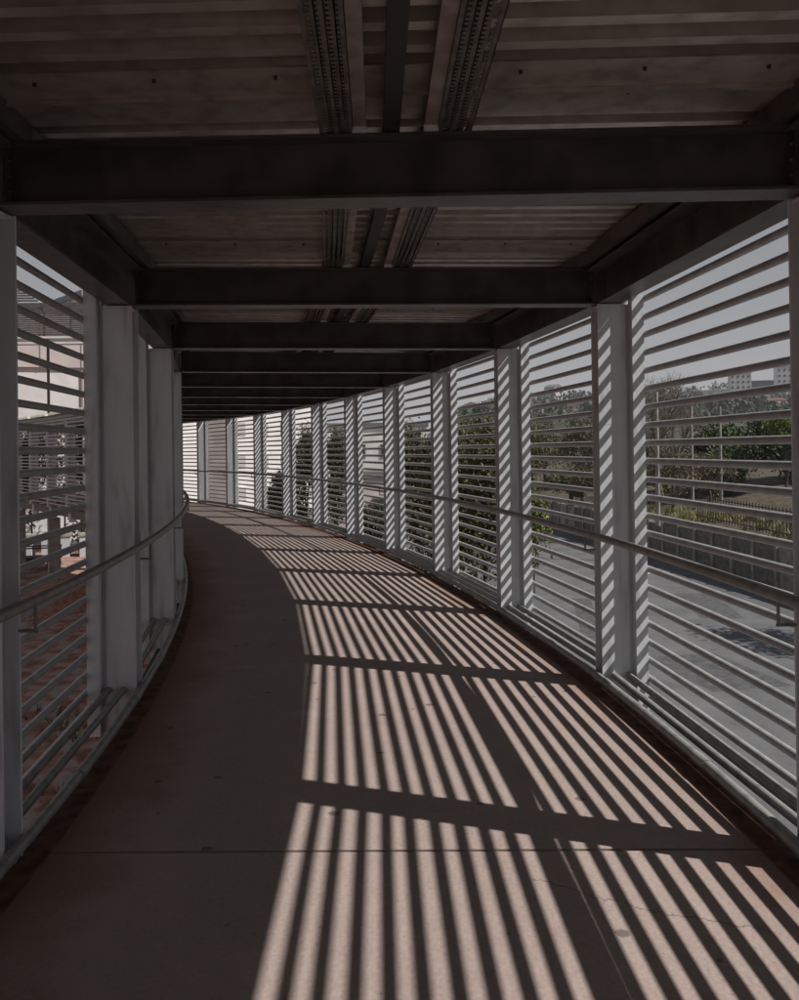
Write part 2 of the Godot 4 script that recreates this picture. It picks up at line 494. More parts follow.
func make_roof():
	var roof := thing("roof_deck", "", "", "")
	roof.set_meta("kind", "structure")
	var r0 := -W - CW - 0.14
	var r1 := CW + 0.14
	for i in range(FIRST, LAST):
		var a := i + CD / 2.0 / BAY
		# trapezoidal sheet, ribs running across the walkway
		var d := 0.0
		var prof := []
		var stop := BAY * 0.80
		while d < stop:
			prof.append(Vector2(d, DECK)); prof.append(Vector2(d + 0.052, DECK))
			prof.append(Vector2(d + 0.066, DECK + 0.075)); prof.append(Vector2(d + 0.126, DECK + 0.075))
			d += 0.14
		prof.append(Vector2(d, DECK))
		var st := start()
		st.set_smooth_group(-1)
		for k in prof.size() - 1:
			var p: Vector2 = prof[k]
			var q: Vector2 = prof[k + 1]
			quad(st, on(a + p.x / BAY, r0, p.y), on(a + p.x / BAY, r1, p.y), on(a + q.x / BAY, r1, q.y), on(a + q.x / BAY, r0, q.y))
			quad(st, on(a + p.x / BAY, r0, p.y + 0.004), on(a + q.x / BAY, r0, q.y + 0.004), on(a + q.x / BAY, r1, q.y + 0.004), on(a + p.x / BAY, r1, p.y + 0.004))
		put("roof_sheet", done(st), M.deck, roof)
		var ja := a + (d - 0.03) / BAY
		var jb := a + 1.0 + 0.012
		put("joint_plate", loft(rect(r0, r1, DECK - 0.010, DECK - 0.003), [ja, jb]), M.plate, roof)
		put("rib", loft(rect(-W + 0.1, -0.1, DECK - 0.026, DECK - 0.0105), [ja + 0.085, ja + 0.095]), M.plate, roof)
		var bolts := start()
		bolts.set_smooth_group(-1)
		for row in 2:
			var sb := lerpf(ja, jb - 0.06, 0.22 + 0.56 * row)
			for k in 7:
				var c := on(sb, -0.25 - k * (W - 0.5) / 6.0, 0) + ahead(sb) * rng.randf_range(-0.006, 0.006)
				bar(bolts, c + Vector3(0, DECK - 0.010, 0), c + Vector3(0, DECK - 0.020, 0), 0.0065, 0.006, 6)
				bar(bolts, c + Vector3(0, DECK - 0.020, 0), c + Vector3(0, DECK - 0.0202, 0), 0.007, 0.0002, 6)
		tag(put("bolts", done(bolts), M.dark, roof), "", "", "", "stuff")
		for side in [1, -1]:
			put("purlin", loft(rect(-0.105, -0.05, BEAM_TOP + 0.001, DECK - 0.012), [a + 0.0005, a + 0.9995], side), M.beam, roof)

func make_services():
	var y0 := BEAM_TOP + 0.003
	for side in [-1, 1]:
		var wall := "right" if side > 0 else "left"
		var t := thing("cable_tray", "perforated dark metal cable tray under the roof, %s of the pair" % wall, "cable tray", "cable trays under the roof")
		for i in range(FIRST, LAST):
			var c := -W / 2.0
			var lo := minf(c + side * 0.15, c + side * 0.268)
			var hi := maxf(c + side * 0.15, c + side * 0.268)
			var st := start()
			st.set_smooth_group(-1)
			var a := i + 0.0002
			var b := i + 0.9998
			var gap := 4
			var land := (hi - lo) / (gap * 2 + 1)
			for k in gap * 2 + 1:
				var p := lo + k * land
				if k % 2 == 0:
					var y := y0 + (0.006 if (k / 2) % 2 else 0.0)
					quad(st, on(a, p, y), on(a, p + land, y), on(b, p + land, y), on(b, p, y))
				else:
					var n := 90 if i < 3 else 24
					for m in n:                       # bridges between the slots
						var s0 := lerpf(a, b, float(m) / n)
						var s1 := lerpf(a, b, (m + 0.55) / n)
						quad(st, on(s0, p, y0 + 0.002), on(s0, p + land, y0 + 0.002), on(s1, p + land, y0 + 0.002), on(s1, p, y0 + 0.002))
			for e in [lo, hi]:
				quad(st, on(a, e, y0), on(b, e, y0), on(b, e, y0 + 0.05), on(a, e, y0 + 0.05))
				quad(st, on(a, e, y0 + 0.05), on(b, e, y0 + 0.05), on(b, e + 0.003, y0), on(a, e + 0.003, y0))
			put("tray_section", done(st), M.tray, t)
			put("cable", loft(circle(c + side * 0.19, y0 + 0.022, 0.012, 8), [a, a + 0.25, a + 0.5, a + 0.75, b], 1, true), M.dark, t)
			put("cable", loft(circle(c + side * 0.225, y0 + 0.026, 0.016, 8), [a, a + 0.25, a + 0.5, a + 0.75, b], 1, true), M.dark, t)
		var s := thing("ceiling_batten", "pale flat batten beside the %s cable tray" % wall, "batten", "battens under the roof")
		for i in range(FIRST, LAST):
			put("strip", loft(rect(-W / 2.0 + side * 0.126 - 0.023, -W / 2.0 + side * 0.126 + 0.023, y0 + 0.012, y0 + 0.036), [i + 0.0005, i + 0.9995]), M.batten, s)
			put("clip", loft(rect(-W / 2.0 + side * 0.126 - 0.026, -W / 2.0 + side * 0.126 + 0.026, y0 - 0.001, y0 + 0.0115), [i - 0.008, i + 0.006]), M.paint, s)
	var p := thing("cable_duct", "dark flat duct along the middle of the roof between the battens", "duct")
	for i in range(FIRST, LAST):
		put("duct", loft(rect(-W / 2.0 - 0.042, -W / 2.0 + 0.016, y0 + 0.002, y0 + 0.045), [i + 0.0005, i + 0.5, i + 0.9995]), M.dark, p)

# ------------------------------------------------------------------ plants
func branch(st: SurfaceTool, a: Vector3, dir: Vector3, len_: float, rad: float, depth: int, tips: Array, spread: float, kids: int, r: RandomNumberGenerator):
	var mid := a + dir * len_ * 0.5 + Vector3(r.randf_range(-1, 1), r.randf_range(-0.4, 0.6), r.randf_range(-1, 1)) * len_ * 0.07
	var b := a + dir * len_ + Vector3(r.randf_range(-1, 1), r.randf_range(-0.3, 0.7), r.randf_range(-1, 1)) * len_ * 0.1
	var sides := 7 if depth > 3 else (5 if depth > 1 else 3)
	bar(st, a, mid, rad, rad * 0.82, sides)
	bar(st, mid, b, rad * 0.82, rad * 0.62, sides)
	tips.append(b)
	if depth <= 2: tips.append(mid)
	if depth == 0: return
	for k in kids:
		var turn := TAU * (k + r.randf_range(-0.35, 0.35)) / kids
		var side := dir.cross(Vector3(0.31, 0.4, 0.86)).normalized()
		var d := (dir + side.rotated(dir, turn) * spread * r.randf_range(0.7, 1.3) + Vector3(0, 0.12, 0)).normalized()
		branch(st, b if k < kids - 1 else mid, d, len_ * r.randf_range(0.62, 0.84), rad * 0.6, depth - 1, tips, spread, kids, r)

# a tree: trunk with limbs, and a crown of leaf faces gathered round its twigs
func tree(called: String, label: String, at: Vector3, high: float, depth: int, leaves: int, leaf: float, cols: Array, seed_: int, spread := 0.75, first := 0.26, low := 0.2, clump := 0.28, group := "trees beyond the screens", radius := 0.0):
	var r := RandomNumberGenerator.new()
	r.seed = seed_
	var t := thing(called, label, "tree", group, Transform3D(Basis(), at))
	var st := start()
	st.set_smooth_group(-1)
	var tips := []
	branch(st, Vector3(0, -0.2, 0), Vector3(r.randf_range(-0.06, 0.06), 1, r.randf_range(-0.06, 0.06)).normalized(), high * first, high * 0.022 + 0.02, depth, tips, spread, 3, r)
	# bring the skeleton to the wanted height
	var top := 0.1
	for p in tips: top = maxf(top, p.y)
	var mesh := done(st)
	var k := high / (top + (clump * 0.4 if leaves else 0.0))
	var trunk := put("trunk", mesh, M.bark if leaves else M.twig, t)
	var wide := 0.05
	for p in tips: wide = maxf(wide, Vector2(p.x, p.z).length())
	var kx := k if radius == 0.0 else radius / wide
	trunk.scale = Vector3(kx, k, kx)
	if leaves == 0: return t
	var use := []
	for p in tips:
		if p.y * k > high * low: use.append(Vector3(p.x * kx, p.y * k, p.z * kx))
	var lf := start()
	lf.set_smooth_group(-1)
	for p in range(use.size() - 1, 0, -1):
		var o := r.randi_range(0, p)
		var keep = use[p]
		use[p] = use[o]; use[o] = keep
	var tone := []
	for p in use: tone.append(r.randf())
	for n in leaves:
		var w := int(pow(r.randf(), 1.7) * use.size()) % use.size()
		var off := Vector3(r.randfn(), r.randfn() * 0.75, r.randfn()) * clump * (high if radius == 0.0 else minf(high, radius * 2.4)) * 0.17
		var c: Vector3 = use[w] + off
		if c.y < 0.1: continue
		var nrm := Vector3(r.randf_range(-1, 1), r.randf_range(-0.3, 1.2), r.randf_range(-1, 1)).normalized()
		var x := nrm.cross(Vector3(r.randf_range(-1, 1), r.randf_range(-1, 1), r.randf_range(-1, 1))).normalized()
		var y := nrm.cross(x)
		var sz := leaf * r.randf_range(0.6, 1.35)
		var q := clampf(tone[w] * 0.7 + r.randf_range(-0.15, 0.45), 0.0, 0.999) * (cols.size() - 1)
		var ca: Color = cols[int(q)]
		lf.set_color(ca.lerp(cols[mini(int(q) + 1, cols.size() - 1)], q - int(q)))
		var e := [c - x * sz, c + y * sz * 0.45 + nrm * sz * 0.12, c + x * sz, c - y * sz * 0.45 + nrm * sz * 0.12]
		quad(lf, e[0], e[1], e[2], e[3])
	put("crown", done(lf), M.leaf, t)
	return t

func grass(called: String, label: String, spots: Array, blade: float, cols: Array, seed_: int):
	var r := RandomNumberGenerator.new()
	r.seed = seed_
	var st := start()
	st.set_smooth_group(-1)
	for p in spots:
		var tall := blade * r.randf_range(0.5, 1.4)
		var a := r.randf() * TAU
		var side := Vector3(cos(a), 0, sin(a)) * tall * 0.09
		var lean := Vector3(r.randf_range(-0.5, 0.5), 1, r.randf_range(-0.5, 0.5)) * tall
		var q := r.randf() * (cols.size() - 1)
		var ca: Color = cols[int(q)]
		st.set_color(ca.lerp(cols[mini(int(q) + 1, cols.size() - 1)], q - int(q)))
		st.add_vertex(p - side); st.add_vertex(p + lean); st.add_vertex(p + side)
		st.add_vertex(p - side * 0.3); st.add_vertex(p + lean * 0.8 + side * 5.0); st.add_vertex(p + side * 1.6)
	tag(put(called, done(st), M.leaf), label, "grass", "", "stuff")

# ------------------------------------------------------------------ buildings
func house(label: String, at: Vector3, size: Vector3, turn: float, wall: Material, roof: Material, cols: int, rows: int, gable := false, group := "", called := "house", frame: Material = M.roof_grey, pane: Material = M.glass):
	var t := thing(called, label, "building", group, Transform3D(Basis(Vector3.UP, turn), at))
	part_box("wall", size, Vector3(0, size.y / 2.0, 0), wall, t)
	if gable:
		var st := start()
		st.set_smooth_group(-1)
		var h := size.x * 0.22
		var x := size.x / 2.0 + 0.3
		var z := size.z / 2.0 + 0.3
		var y := size.y + 0.01
		quad(st, Vector3(-x, y, z), Vector3(0, y + h, z), Vector3(0, y + h, -z), Vector3(-x, y, -z))
		quad(st, Vector3(0, y + h, z), Vector3(x, y, z), Vector3(x, y, -z), Vector3(0, y + h, -z))
		quad(st, Vector3(-x, y, -z), Vector3(x, y, -z), Vector3(x, y, z), Vector3(-x, y, z))
		for e in [z, -z]:
			st.add_vertex(Vector3(-x, y, e)); st.add_vertex(Vector3(0, y + h, e)); st.add_vertex(Vector3(x, y, e))
		put("roof", done(st), roof, t)
	else:
		part_box("roof", Vector3(size.x + 0.3, 0.35, size.z + 0.3), Vector3(0, size.y + 0.18, 0), roof, t)
	if cols > 0:
		var cx := size.x / cols
		var ry := size.y / (rows + 0.35)
		for a in rows:
			for b in cols:
				var p := Vector3((b + 0.5) * cx - size.x / 2.0, (a + 0.62) * ry, size.z / 2.0)
				var f := part_box("window", Vector3(cx * 0.44, ry * 0.42, 0.10), p + Vector3(0, 0, 0.02), frame, t)
				part_box("pane", Vector3(cx * 0.36, ry * 0.34, 0.04), Vector3(0, 0, 0.045), pane, f)
	return t

# ------------------------------------------------------------------ everything
func _ready():
	rng.seed = 7
	make_path()
	# camera: eye 1.5 m above the floor, slightly rolled, the frame shifted downwards
	var cam := Camera3D.new()
	cam.name = "camera"
	cam.projection = Camera3D.PROJECTION_FRUSTUM
	cam.near = 0.05
	cam.far = 4000.0
	cam.size = 0.05 * 1000.0 / 850.0
	cam.frustum_offset = Vector2(0.0, -0.05 * 54.4 / 850.0)
	cam.position = Vector3(0, 1.5, 0)
	cam.rotation = Vector3(0.0045, 0, -0.01321)
	add_child(cam)
	cam.current = true

	var env := Environment.new()
	var sm := ProceduralSkyMaterial.new()
	sm.sky_top_color = srgb(0.17, 0.185, 0.215)
	sm.sky_horizon_color = srgb(0.45, 0.445, 0.445)
	sm.sky_curve = 0.16
	sm.ground_bottom_color = srgb(0.10, 0.095, 0.09)
	sm.ground_horizon_color = srgb(0.32, 0.315, 0.315)
	sm.sun_angle_max = 2.0
	var sky := Sky.new()
	sky.sky_material = sm
	env.background_mode = Environment.BG_SKY
	env.sky = sky
	env.tonemap_mode = Environment.TONE_MAPPER_LINEAR
	env.tonemap_exposure = 1.0
	env.fog_enabled = true
	env.fog_density = 0.0003
	env.fog_light_color = Color(0.80, 0.82, 0.86)
	env.sdfgi_enabled = true
	env.ssao_enabled = true
	env.ssil_enabled = true
	var we := WorldEnvironment.new()
	we.name = "world_environment"
	we.environment = env
	add_child(we)

	var sun := DirectionalLight3D.new()
	sun.name = "sun"
	sun.light_energy = 1.6
	sun.light_color = Color(1.0, 0.98, 0.955)
	sun.light_angular_distance = 0.5
	sun.shadow_enabled = true
	add_child(sun)
	var el := deg_to_rad(47.4)
	var towards := Vector3(0.941 * cos(el), sin(el), 0.338 * cos(el))
	sun.look_at_from_position(towards * 50.0, Vector3.ZERO, Vector3.UP)

	make_materials()
	tube_mesh = CylinderMesh.new()
	tube_mesh.top_radius = 0.0195; tube_mesh.bottom_radius = 0.0195; tube_mesh.height = 1.0
	tube_mesh.radial_segments = 14; tube_mesh.rings = 0

	# the walkway
	make_floor()
	make_roof()
	for i in range(FIRST, LAST + 1):
		make_column(i, 1)
		make_column(i, -1)
		make_cross_beam(i)
	for i in range(FIRST, LAST):
		for side in [1, -1]:
			make_edge_beam(i, side)
			make_panel(i, side)
	for side in [1, -1]:
		make_handrail(side)
		make_kick_rail(side)
	make_services()
	# plain plate on the eighth column
	var po := on(8, CW / 2.0 - 0.01, 0.62) - ahead(8) * 0.012
	var pl := thing("cover_plate", "blank grey plate fixed low on a far right column", "plate", "", frame_at(po, across(8)))
	part_box("panel", Vector3(0.15, 0.68, 0.014), Vector3.ZERO, M.paint, pl)
	part_box("box", Vector3(0.02, 0.60, 0.01), Vector3(-0.04, 0, -0.012), M.paint, pl)
	outside_right()
	outside_left()
	outside_ahead()

func line_point(z: float) -> Vector3:        # foot of the wall beyond the road
	return Vector3(14.7 - 0.13 * z, GROUND, -z)

func outside_right():
	# ground sheet to the horizon
	var gp := PlaneMesh.new()
	gp.size = Vector2(5000, 5000)
	tag(put("ground", gp, M.bank, self, Transform3D(Basis(), Vector3(0, GROUND - 0.03, 0))), "", "", "", "structure")
	# road between the ramp and the wall
	var st := start()
	st.set_smooth_group(-1)
	for z in range(-40, 120, 10):
		var a := line_point(z)
		var b := line_point(z + 10)
		quad(st, a + Vector3(-60 if z >= 26 else -15, 0, 0), b + Vector3(-60 if z >= 26 else -15, 0, 0), b, a)
	tag(put("road", done(st), M.asphalt), "", "", "", "structure")
	# kerb at the foot of the wall
	var kerb := thing("kerb", "low concrete kerb between road and retaining wall", "kerb")
	for k in 36:
		var a := line_point(-6.0 + k * 2.0)
		var b := line_point(-4.0 + k * 2.0)
		var t := frame_at((a + b) / 2.0 + Vector3(-0.16, 0.06, 0), b - a)
		put("kerb_stone", box(Vector3(a.distance_to(b) - 0.012, 0.16, 0.15)), M.concrete_dark, kerb, t)
	# worn paint on the road
	for d in [[8.3, 29.5, 8.9, 30.3]]:
		var a := Vector3(d[0], GROUND + 0.004, -d[1])
		var b := Vector3(d[2], GROUND + 0.004, -d[3])
		var m := PlaneMesh.new()
		m.size = Vector2(a.distance_to(b), 0.12)
		tag(put("road_marking", m, M.paint_line, self, frame_at((a + b) / 2.0, b - a)), "", "", "", "structure")
	for d in [[6.2, 17.0, 1.6, 2.6, 0.2], [8.6, 24.0, 1.1, 3.8, -0.13], [4.9, 22.5, 0.5, 5.5, -0.16]]:     # repaired strips in the asphalt
		var m := PlaneMesh.new()
		m.size = Vector2(d[2], d[3])
		tag(put("road_patch", m, M.patch, self, Transform3D(Basis(Vector3.UP, d[4]), Vector3(d[0], GROUND + 0.004, -d[1]))), "", "", "", "structure")
	# retaining wall of upright concrete panels
	var wall := thing("retaining_wall", "weathered concrete panel wall along the far side of the road", "wall")
	for k in 58:
		var a := line_point(-8.0 + k * 1.3)
		var b := line_point(-6.7 + k * 1.3)
		var h := 1.55 + rng.randf_range(-0.05, 0.05)
		var t := frame_at((a + b) / 2.0 + Vector3(0.12 + rng.randf_range(-0.02, 0.02), h / 2.0 - 0.1, 0), b - a)
		put("panel", box(Vector3(a.distance_to(b) - 0.03, h, 0.14)), M.concrete_dark if rng.randf() < 0.7 else M.concrete, wall, t)
		put("pilaster", box(Vector3(0.16, 1.62, 0.22)), M.concrete, wall, frame_at(a + Vector3(0.10, 0.72, 0), b - a))
	# bank behind the wall
	var bn := noise(40, 0.12, 3)
	st = start()
	st.set_smooth_group(0)
	for i in range(-8, 100, 2):
		for j in 14:
			var q := []
			for c in [[i, j], [i + 2, j], [i + 2, j + 1], [i, j + 1]]:
				var o := line_point(c[0])
				var dx: float = 0.22 + c[1] * 1.6
				var y := GROUND + 1.42 + minf(c[1] * 0.16, 1.35) + bn.get_noise_2d(o.x + dx, c[0]) * 0.35 * minf(c[1], 2) / 2.0
				q.append(Vector3(o.x + dx, y, o.z))
			quad(st, q[0], q[1], q[2], q[3])
	tag(put("embankment", done(st), M.bank), "", "", "", "structure")
	var spots := []
	for k in 9000:
		var z := rng.randf_range(14, 46)
		var o := line_point(z)
		var dx := rng.randf_range(0.3, 3.4)
		if bn.get_noise_2d(o.x * 3.0 + dx * 2.0, z * 1.6) < -0.05: continue
		spots.append(Vector3(o.x + dx, GROUND + 1.42 + dx * 0.1 - 0.05, o.z))
	grass("grass", "yellow green rough grass above the retaining wall", spots, 0.27, [Color(0.07, 0.07, 0.025), Color(0.20, 0.185, 0.055), Color(0.31, 0.28, 0.11)], 51)
	# dark railing on the bank
	var rail := thing("railing", "dark bar railing on the bank above the retaining wall", "fence")
	var ra := Vector3(12.3, -1.45, -20.0)
	var rb := Vector3(11.2, -1.25, -32.0)
	for y in [0.12, 0.82]:
		put("rail", tube_mesh, M.dark, rail, between(ra + Vector3(0, y, 0), rb + Vector3(0, y, 0)))
	for k in 60:
		var p := ra.lerp(rb, k / 59.0)
		put("bar", box(Vector3(0.025, 0.92, 0.025)), M.dark, rail, Transform3D(Basis(), p + Vector3(0, 0.46, 0)))
	# slim poles
	for d in [[10.0, 33.0, 3.6, "nearest, beside the far end of the first screen"], [13.4, 39.0, 3.3, "middle one of three"], [14.9, 39.5, 3.3, "rightmost, before the dark trees"]]:
		var st2 := start()
		st2.set_smooth_group(0)
		bar(st2, Vector3(0, 0, 0), Vector3(0, d[2] + 1.6, 0), 0.085, 0.06, 10)
		var p := thing("pole", "slim pale concrete pole on the bank, " + d[3], "pole", "poles on the bank", Transform3D(Basis(), Vector3(d[0], -1.6, -d[1])))
		put("shaft", done(st2), M.concrete, p)
		part_box("arm", Vector3(0.5, 0.06, 0.06), Vector3(0, d[2] + 1.45, 0), M.concrete_dark, p)
	# trees beyond the road
	var green := [Color(0.016, 0.032, 0.009), Color(0.045, 0.075, 0.018), Color(0.10, 0.135, 0.035)]
	var lime := [Color(0.05, 0.08, 0.015), Color(0.13, 0.175, 0.03), Color(0.23, 0.26, 0.06)]
	var brown := [Color(0.04, 0.032, 0.02), Color(0.10, 0.075, 0.048), Color(0.17, 0.13, 0.085), Color(0.11, 0.12, 0.04)]
	var olive := [Color(0.024, 0.026, 0.009), Color(0.07, 0.066, 0.022), Color(0.155, 0.135, 0.038)]
	var beyond := "trees beyond the road"
	tree("tree", "dense dark green tree, leftmost of the dark trees beyond the road", Vector3(17.4, -0.7, -45), 3.6, 6, 11000, 0.11, green, 101, 0.8, 0.2, 0.06, 0.4, beyond, 2.0)
	tree("tree", "dense dark green tree in the middle of the dark trees beyond the road", Vector3(20.4, -0.7, -44), 4.1, 6, 13000, 0.11, green, 102, 0.8, 0.2, 0.06, 0.4, beyond, 2.5)
	tree("tree", "dark green tree at the right picture edge beyond the road", Vector3(23.6, -0.7, -46), 4.9, 6, 13000, 0.11, green, 103, 0.8, 0.2, 0.06, 0.4, beyond, 2.6)
	tree("tree", "bright yellow green tree in front of the dark trees at right", Vector3(18.6, -0.8, -41), 4.0, 5, 7000, 0.085, lime, 104, 0.7, 0.25, 0.62, 0.4, beyond, 1.3)
	tree("shrub", "dark shrub at the foot of the dark trees, left one", Vector3(17.0, -0.8, -43.5), 3.0, 5, 6000, 0.09, green, 114, 0.9, 0.2, 0.02, 0.4, beyond, 2.0)
	tree("shrub", "dark shrub at the foot of the dark trees, right one", Vector3(21.0, -0.8, -42.5), 2.8, 5, 7000, 0.09, green, 115, 0.9, 0.2, 0.02, 0.4, beyond, 2.6)
	tree("bare_tree", "leafless grey tree with fine twigs beyond the road, larger of two", Vector3(12.9, -0.9, -42), 6.3, 7, 0, 0.1, brown, 105, 0.62, 0.26, 0.2, 0.28, beyond, 2.6)
	tree("bare_tree", "leafless brown tree with fine twigs beside the pale pole, smaller one", Vector3(15.0, -0.9, -46), 5.2, 7, 0, 0.1, brown, 106, 0.7, 0.25, 0.2, 0.28, beyond, 2.0)
	tree("shrub", "brown leaved thicket under the leafless trees", Vector3(12.4, -1.0, -38.5), 2.8, 6, 2600, 0.055, brown, 107, 0.9, 0.22, 0.03, 0.3, beyond, 1.5)
	tree("shrub", "low brown thicket beside the pale poles", Vector3(14.6, -1.0, -40), 2.4, 6, 2600, 0.055, brown, 108, 0.95, 0.22, 0.03, 0.3, beyond, 1.6)
	tree("tree", "russet tree beyond the road seen in the second screen, right one", Vector3(9.4, -1.0, -44), 4.3, 6, 4200, 0.06, brown, 109, 0.85, 0.24, 0.03, 0.35, beyond, 1.5)
	tree("tree", "olive brown tree beyond the road seen in the second screen, left one", Vector3(7.3, -1.0, -47), 4.0, 6, 4200, 0.065, olive, 110, 0.85, 0.24, 0.03, 0.35, beyond, 1.5)
	tree("tree", "olive tree further along the road behind the second column", Vector3(5.4, -1.2, -52), 4.6, 6, 6000, 0.08, olive, 111, 0.85, 0.24, 0.03, 0.35, beyond, 1.5)
	tree("tree", "tree right of the picture whose shadow falls on the road", Vector3(13.9, -1.4, -17.4), 5.4, 5, 5000, 0.09, olive, 112, 0.8, 0.3, 0.35, 0.35, beyond, 1.8)
	tree("shrub", "yellow leaved bush at the road side below the second screen", Vector3(4.0, GROUND, -25.5), 3.4, 5, 2600, 0.055, lime, 113, 0.9, 0.25, 0.05, 0.35, beyond, 0.5)
	var fill := [[9.8, 57.0, 4.6, 2.4, "left of the red roofed town"], [7.0, 60.0, 4.4, 2.4, "far down the road"], [12.2, 58.0, 4.3, 2.4, "behind the leafless trees"], [15.6, 56.0, 4.0, 2.4, "behind the smaller leafless tree"]]
	for k in fill.size():
		tree("tree", "dull brown tree on the far bank, " + fill[k][4], Vector3(fill[k][0], -1.0, -fill[k][1]), fill[k][2], 6, 3600, 0.08, brown if k % 2 else olive, 130 + k, 0.9, 0.2, 0.02, 0.4, "brown trees on the far bank", fill[k][3])
	var low := [[8.3, 41.5, "below the second screen"], [10.0, 40.0, "beside the first column"], [11.6, 44.5, "under the larger leafless tree"], [15.8, 42.5, "right of the poles"], [13.4, 44.0, "between the leafless trees"]]
	for k in low.size():
		tree("shrub", "low dark brown shrub on the bank, " + low[k][2], Vector3(low[k][0], -1.0, -low[k][1]), 1.7, 5, 4500, 0.06, brown if k % 2 else olive, 140 + k, 1.0, 0.2, 0.0, 0.4, "low shrubs on the bank", 1.5)
	# bushy young trees between the ramp and the road
	var at := [[1.05, 21.0, 5.75, 1.0], [1.95, 19.8, 5.6, 1.0], [2.6, 20.4, 5.0, 0.7], [0.45, 23.5, 5.7, 0.7], [1.6, 24.0, 5.5, 1.2]]
	var where := ["in the fourth screen", "in the third screen", "just behind the second column", "at the left side of the fourth screen", "behind the others"]
	for k in at.size():
		tree("tree", "bushy olive green tree beside the road, " + where[k], Vector3(at[k][0], GROUND, -at[k][1]), at[k][2], 6, 6200, 0.06, olive, 120 + k, 0.85, 0.16, 0.03, 0.4, "bushy trees beside the ramp", at[k][3])
	# hillside with the far town
	var hn := noise(60, 0.006, 4)
	st = start()
	st.set_smooth_group(0)
	for i in 22:
		for j in 34:
			var q := []
			for c in [[i, j], [i + 1, j], [i + 1, j + 1], [i, j + 1]]:
				q.append(hill_point(-700.0 + c[1] * 50.0, 90.0 + pow(c[0] / 22.0, 1.4) * 1300.0, hn))
			quad(st, q[0], q[3], q[2], q[1])
	tag(put("hillside", done(st), M.hill), "", "", "", "structure")
	var wood := start()
	wood.set_smooth_group(-1)
	for k in 1500:
		var z := rng.randf_range(250, 680)
		var o := hill_point(z * rng.randf_range(0.05, 0.54), z, hn)
		var tall := rng.randf_range(2.0, 5.5)
		var tint := Color(0.018, 0.026, 0.012).lerp(Color(0.075, 0.08, 0.03), rng.randf())
		for m in 14:
			var c := o + Vector3(rng.randfn() * tall * 0.35, rng.randf_range(0.1, 1.0) * tall, rng.randfn() * tall * 0.35)
			var x := Vector3(rng.randf_range(-1, 1), rng.randf_range(-0.6, 0.6), rng.randf_range(-1, 1)) * tall * 0.2
			var y := Vector3(rng.randf_range(-0.5, 0.5), 1, rng.randf_range(-0.5, 0.5)) * tall * 0.17
			wood.set_color(tint)
			quad(wood, c - x, c + y, c + x, c - y)
	tag(put("far_wood", done(wood), M.leaf), "scattered dark trees covering the distant hillside", "wood", "", "stuff")
	var walls := [M.white_wall, M.white_wall, M.pink_wall, M.grey_wall, M.ochre_wall]
	var said := ["white", "white", "pinkish", "grey", "ochre"]
	var list := []
	for k in 20: list.append([rng.randf_range(0.36, 0.50), rng.randf_range(420, 660)])
	for k in 9: list.append([rng.randf_range(0.07, 0.26), rng.randf_range(360, 640)])
	list.sort_custom(func(p, q): return p[0] < q[0])
	for k in list.size():
		var x: float = list[k][0] * list[k][1]
		var p := hill_point(x, list[k][1], hn)
		var c := rng.randi_range(0, 4)
		var size := Vector3(rng.randf_range(6, 11), rng.randf_range(4.5, 9), rng.randf_range(6, 9))
		var n := k + 1
		var place := ordinal(n) + " from the left in the far town"
		house("small %s house on the distant hillside, %s" % [said[c], place], p + Vector3(0, -1.5, 0), size, rng.randf_range(-0.1, 1.1), walls[c], M.roof_red if rng.randf() < 0.55 else M.roof_grey, 3, 2, rng.randf() < 0.6, "houses of the far town")
	house("pale apartment tower on the skyline, left of the two towers", Vector3(180.5, 16, -450), Vector3(10.5, 23.4, 9), -0.25, M.white_wall, M.grey_wall, 4, 8, false, "towers on the skyline", "apartment_tower")
	house("pale apartment tower on the skyline, right one at the picture edge", Vector3(205, 16, -450), Vector3(10.5, 26.5, 9), -0.25, M.white_wall, M.grey_wall, 4, 9, false, "towers on the skyline", "apartment_tower")
	house("dark blue grey flat roofed block between the two skyline towers", Vector3(201.5, 18, -472), Vector3(13, 18.5, 9), -0.25, M.blue_wall, M.roof_grey, 0, 0, false, "", "office_block")

func ordinal(n: int) -> String:
	if n <= 20: return ORD[n - 1]
	var tens := ["twenty", "thirty", "forty", "fifty"]
	return "%s-%s" % [tens[n / 10 - 2], ORD[n % 10 - 1]] if n % 10 else ["twentieth", "thirtieth", "fortieth", "fiftieth"][n / 10 - 2]

func hill_point(x: float, z: float, n: FastNoiseLite) -> Vector3:
	var y := GROUND - 1.0 + maxf(0.0, z - 100.0) * 0.072 - maxf(0.0, z - 700.0) * 0.06
	y = lerpf(GROUND - 1.0, y, smoothstep(-0.01, 0.10, x / z))
	y += n.get_noise_2d(x, z) * smoothstep(-0.01, 0.10, x / z) * minf(14.0, maxf(0.0, z - 90.0) * 0.04)
	return Vector3(x, y, -z)

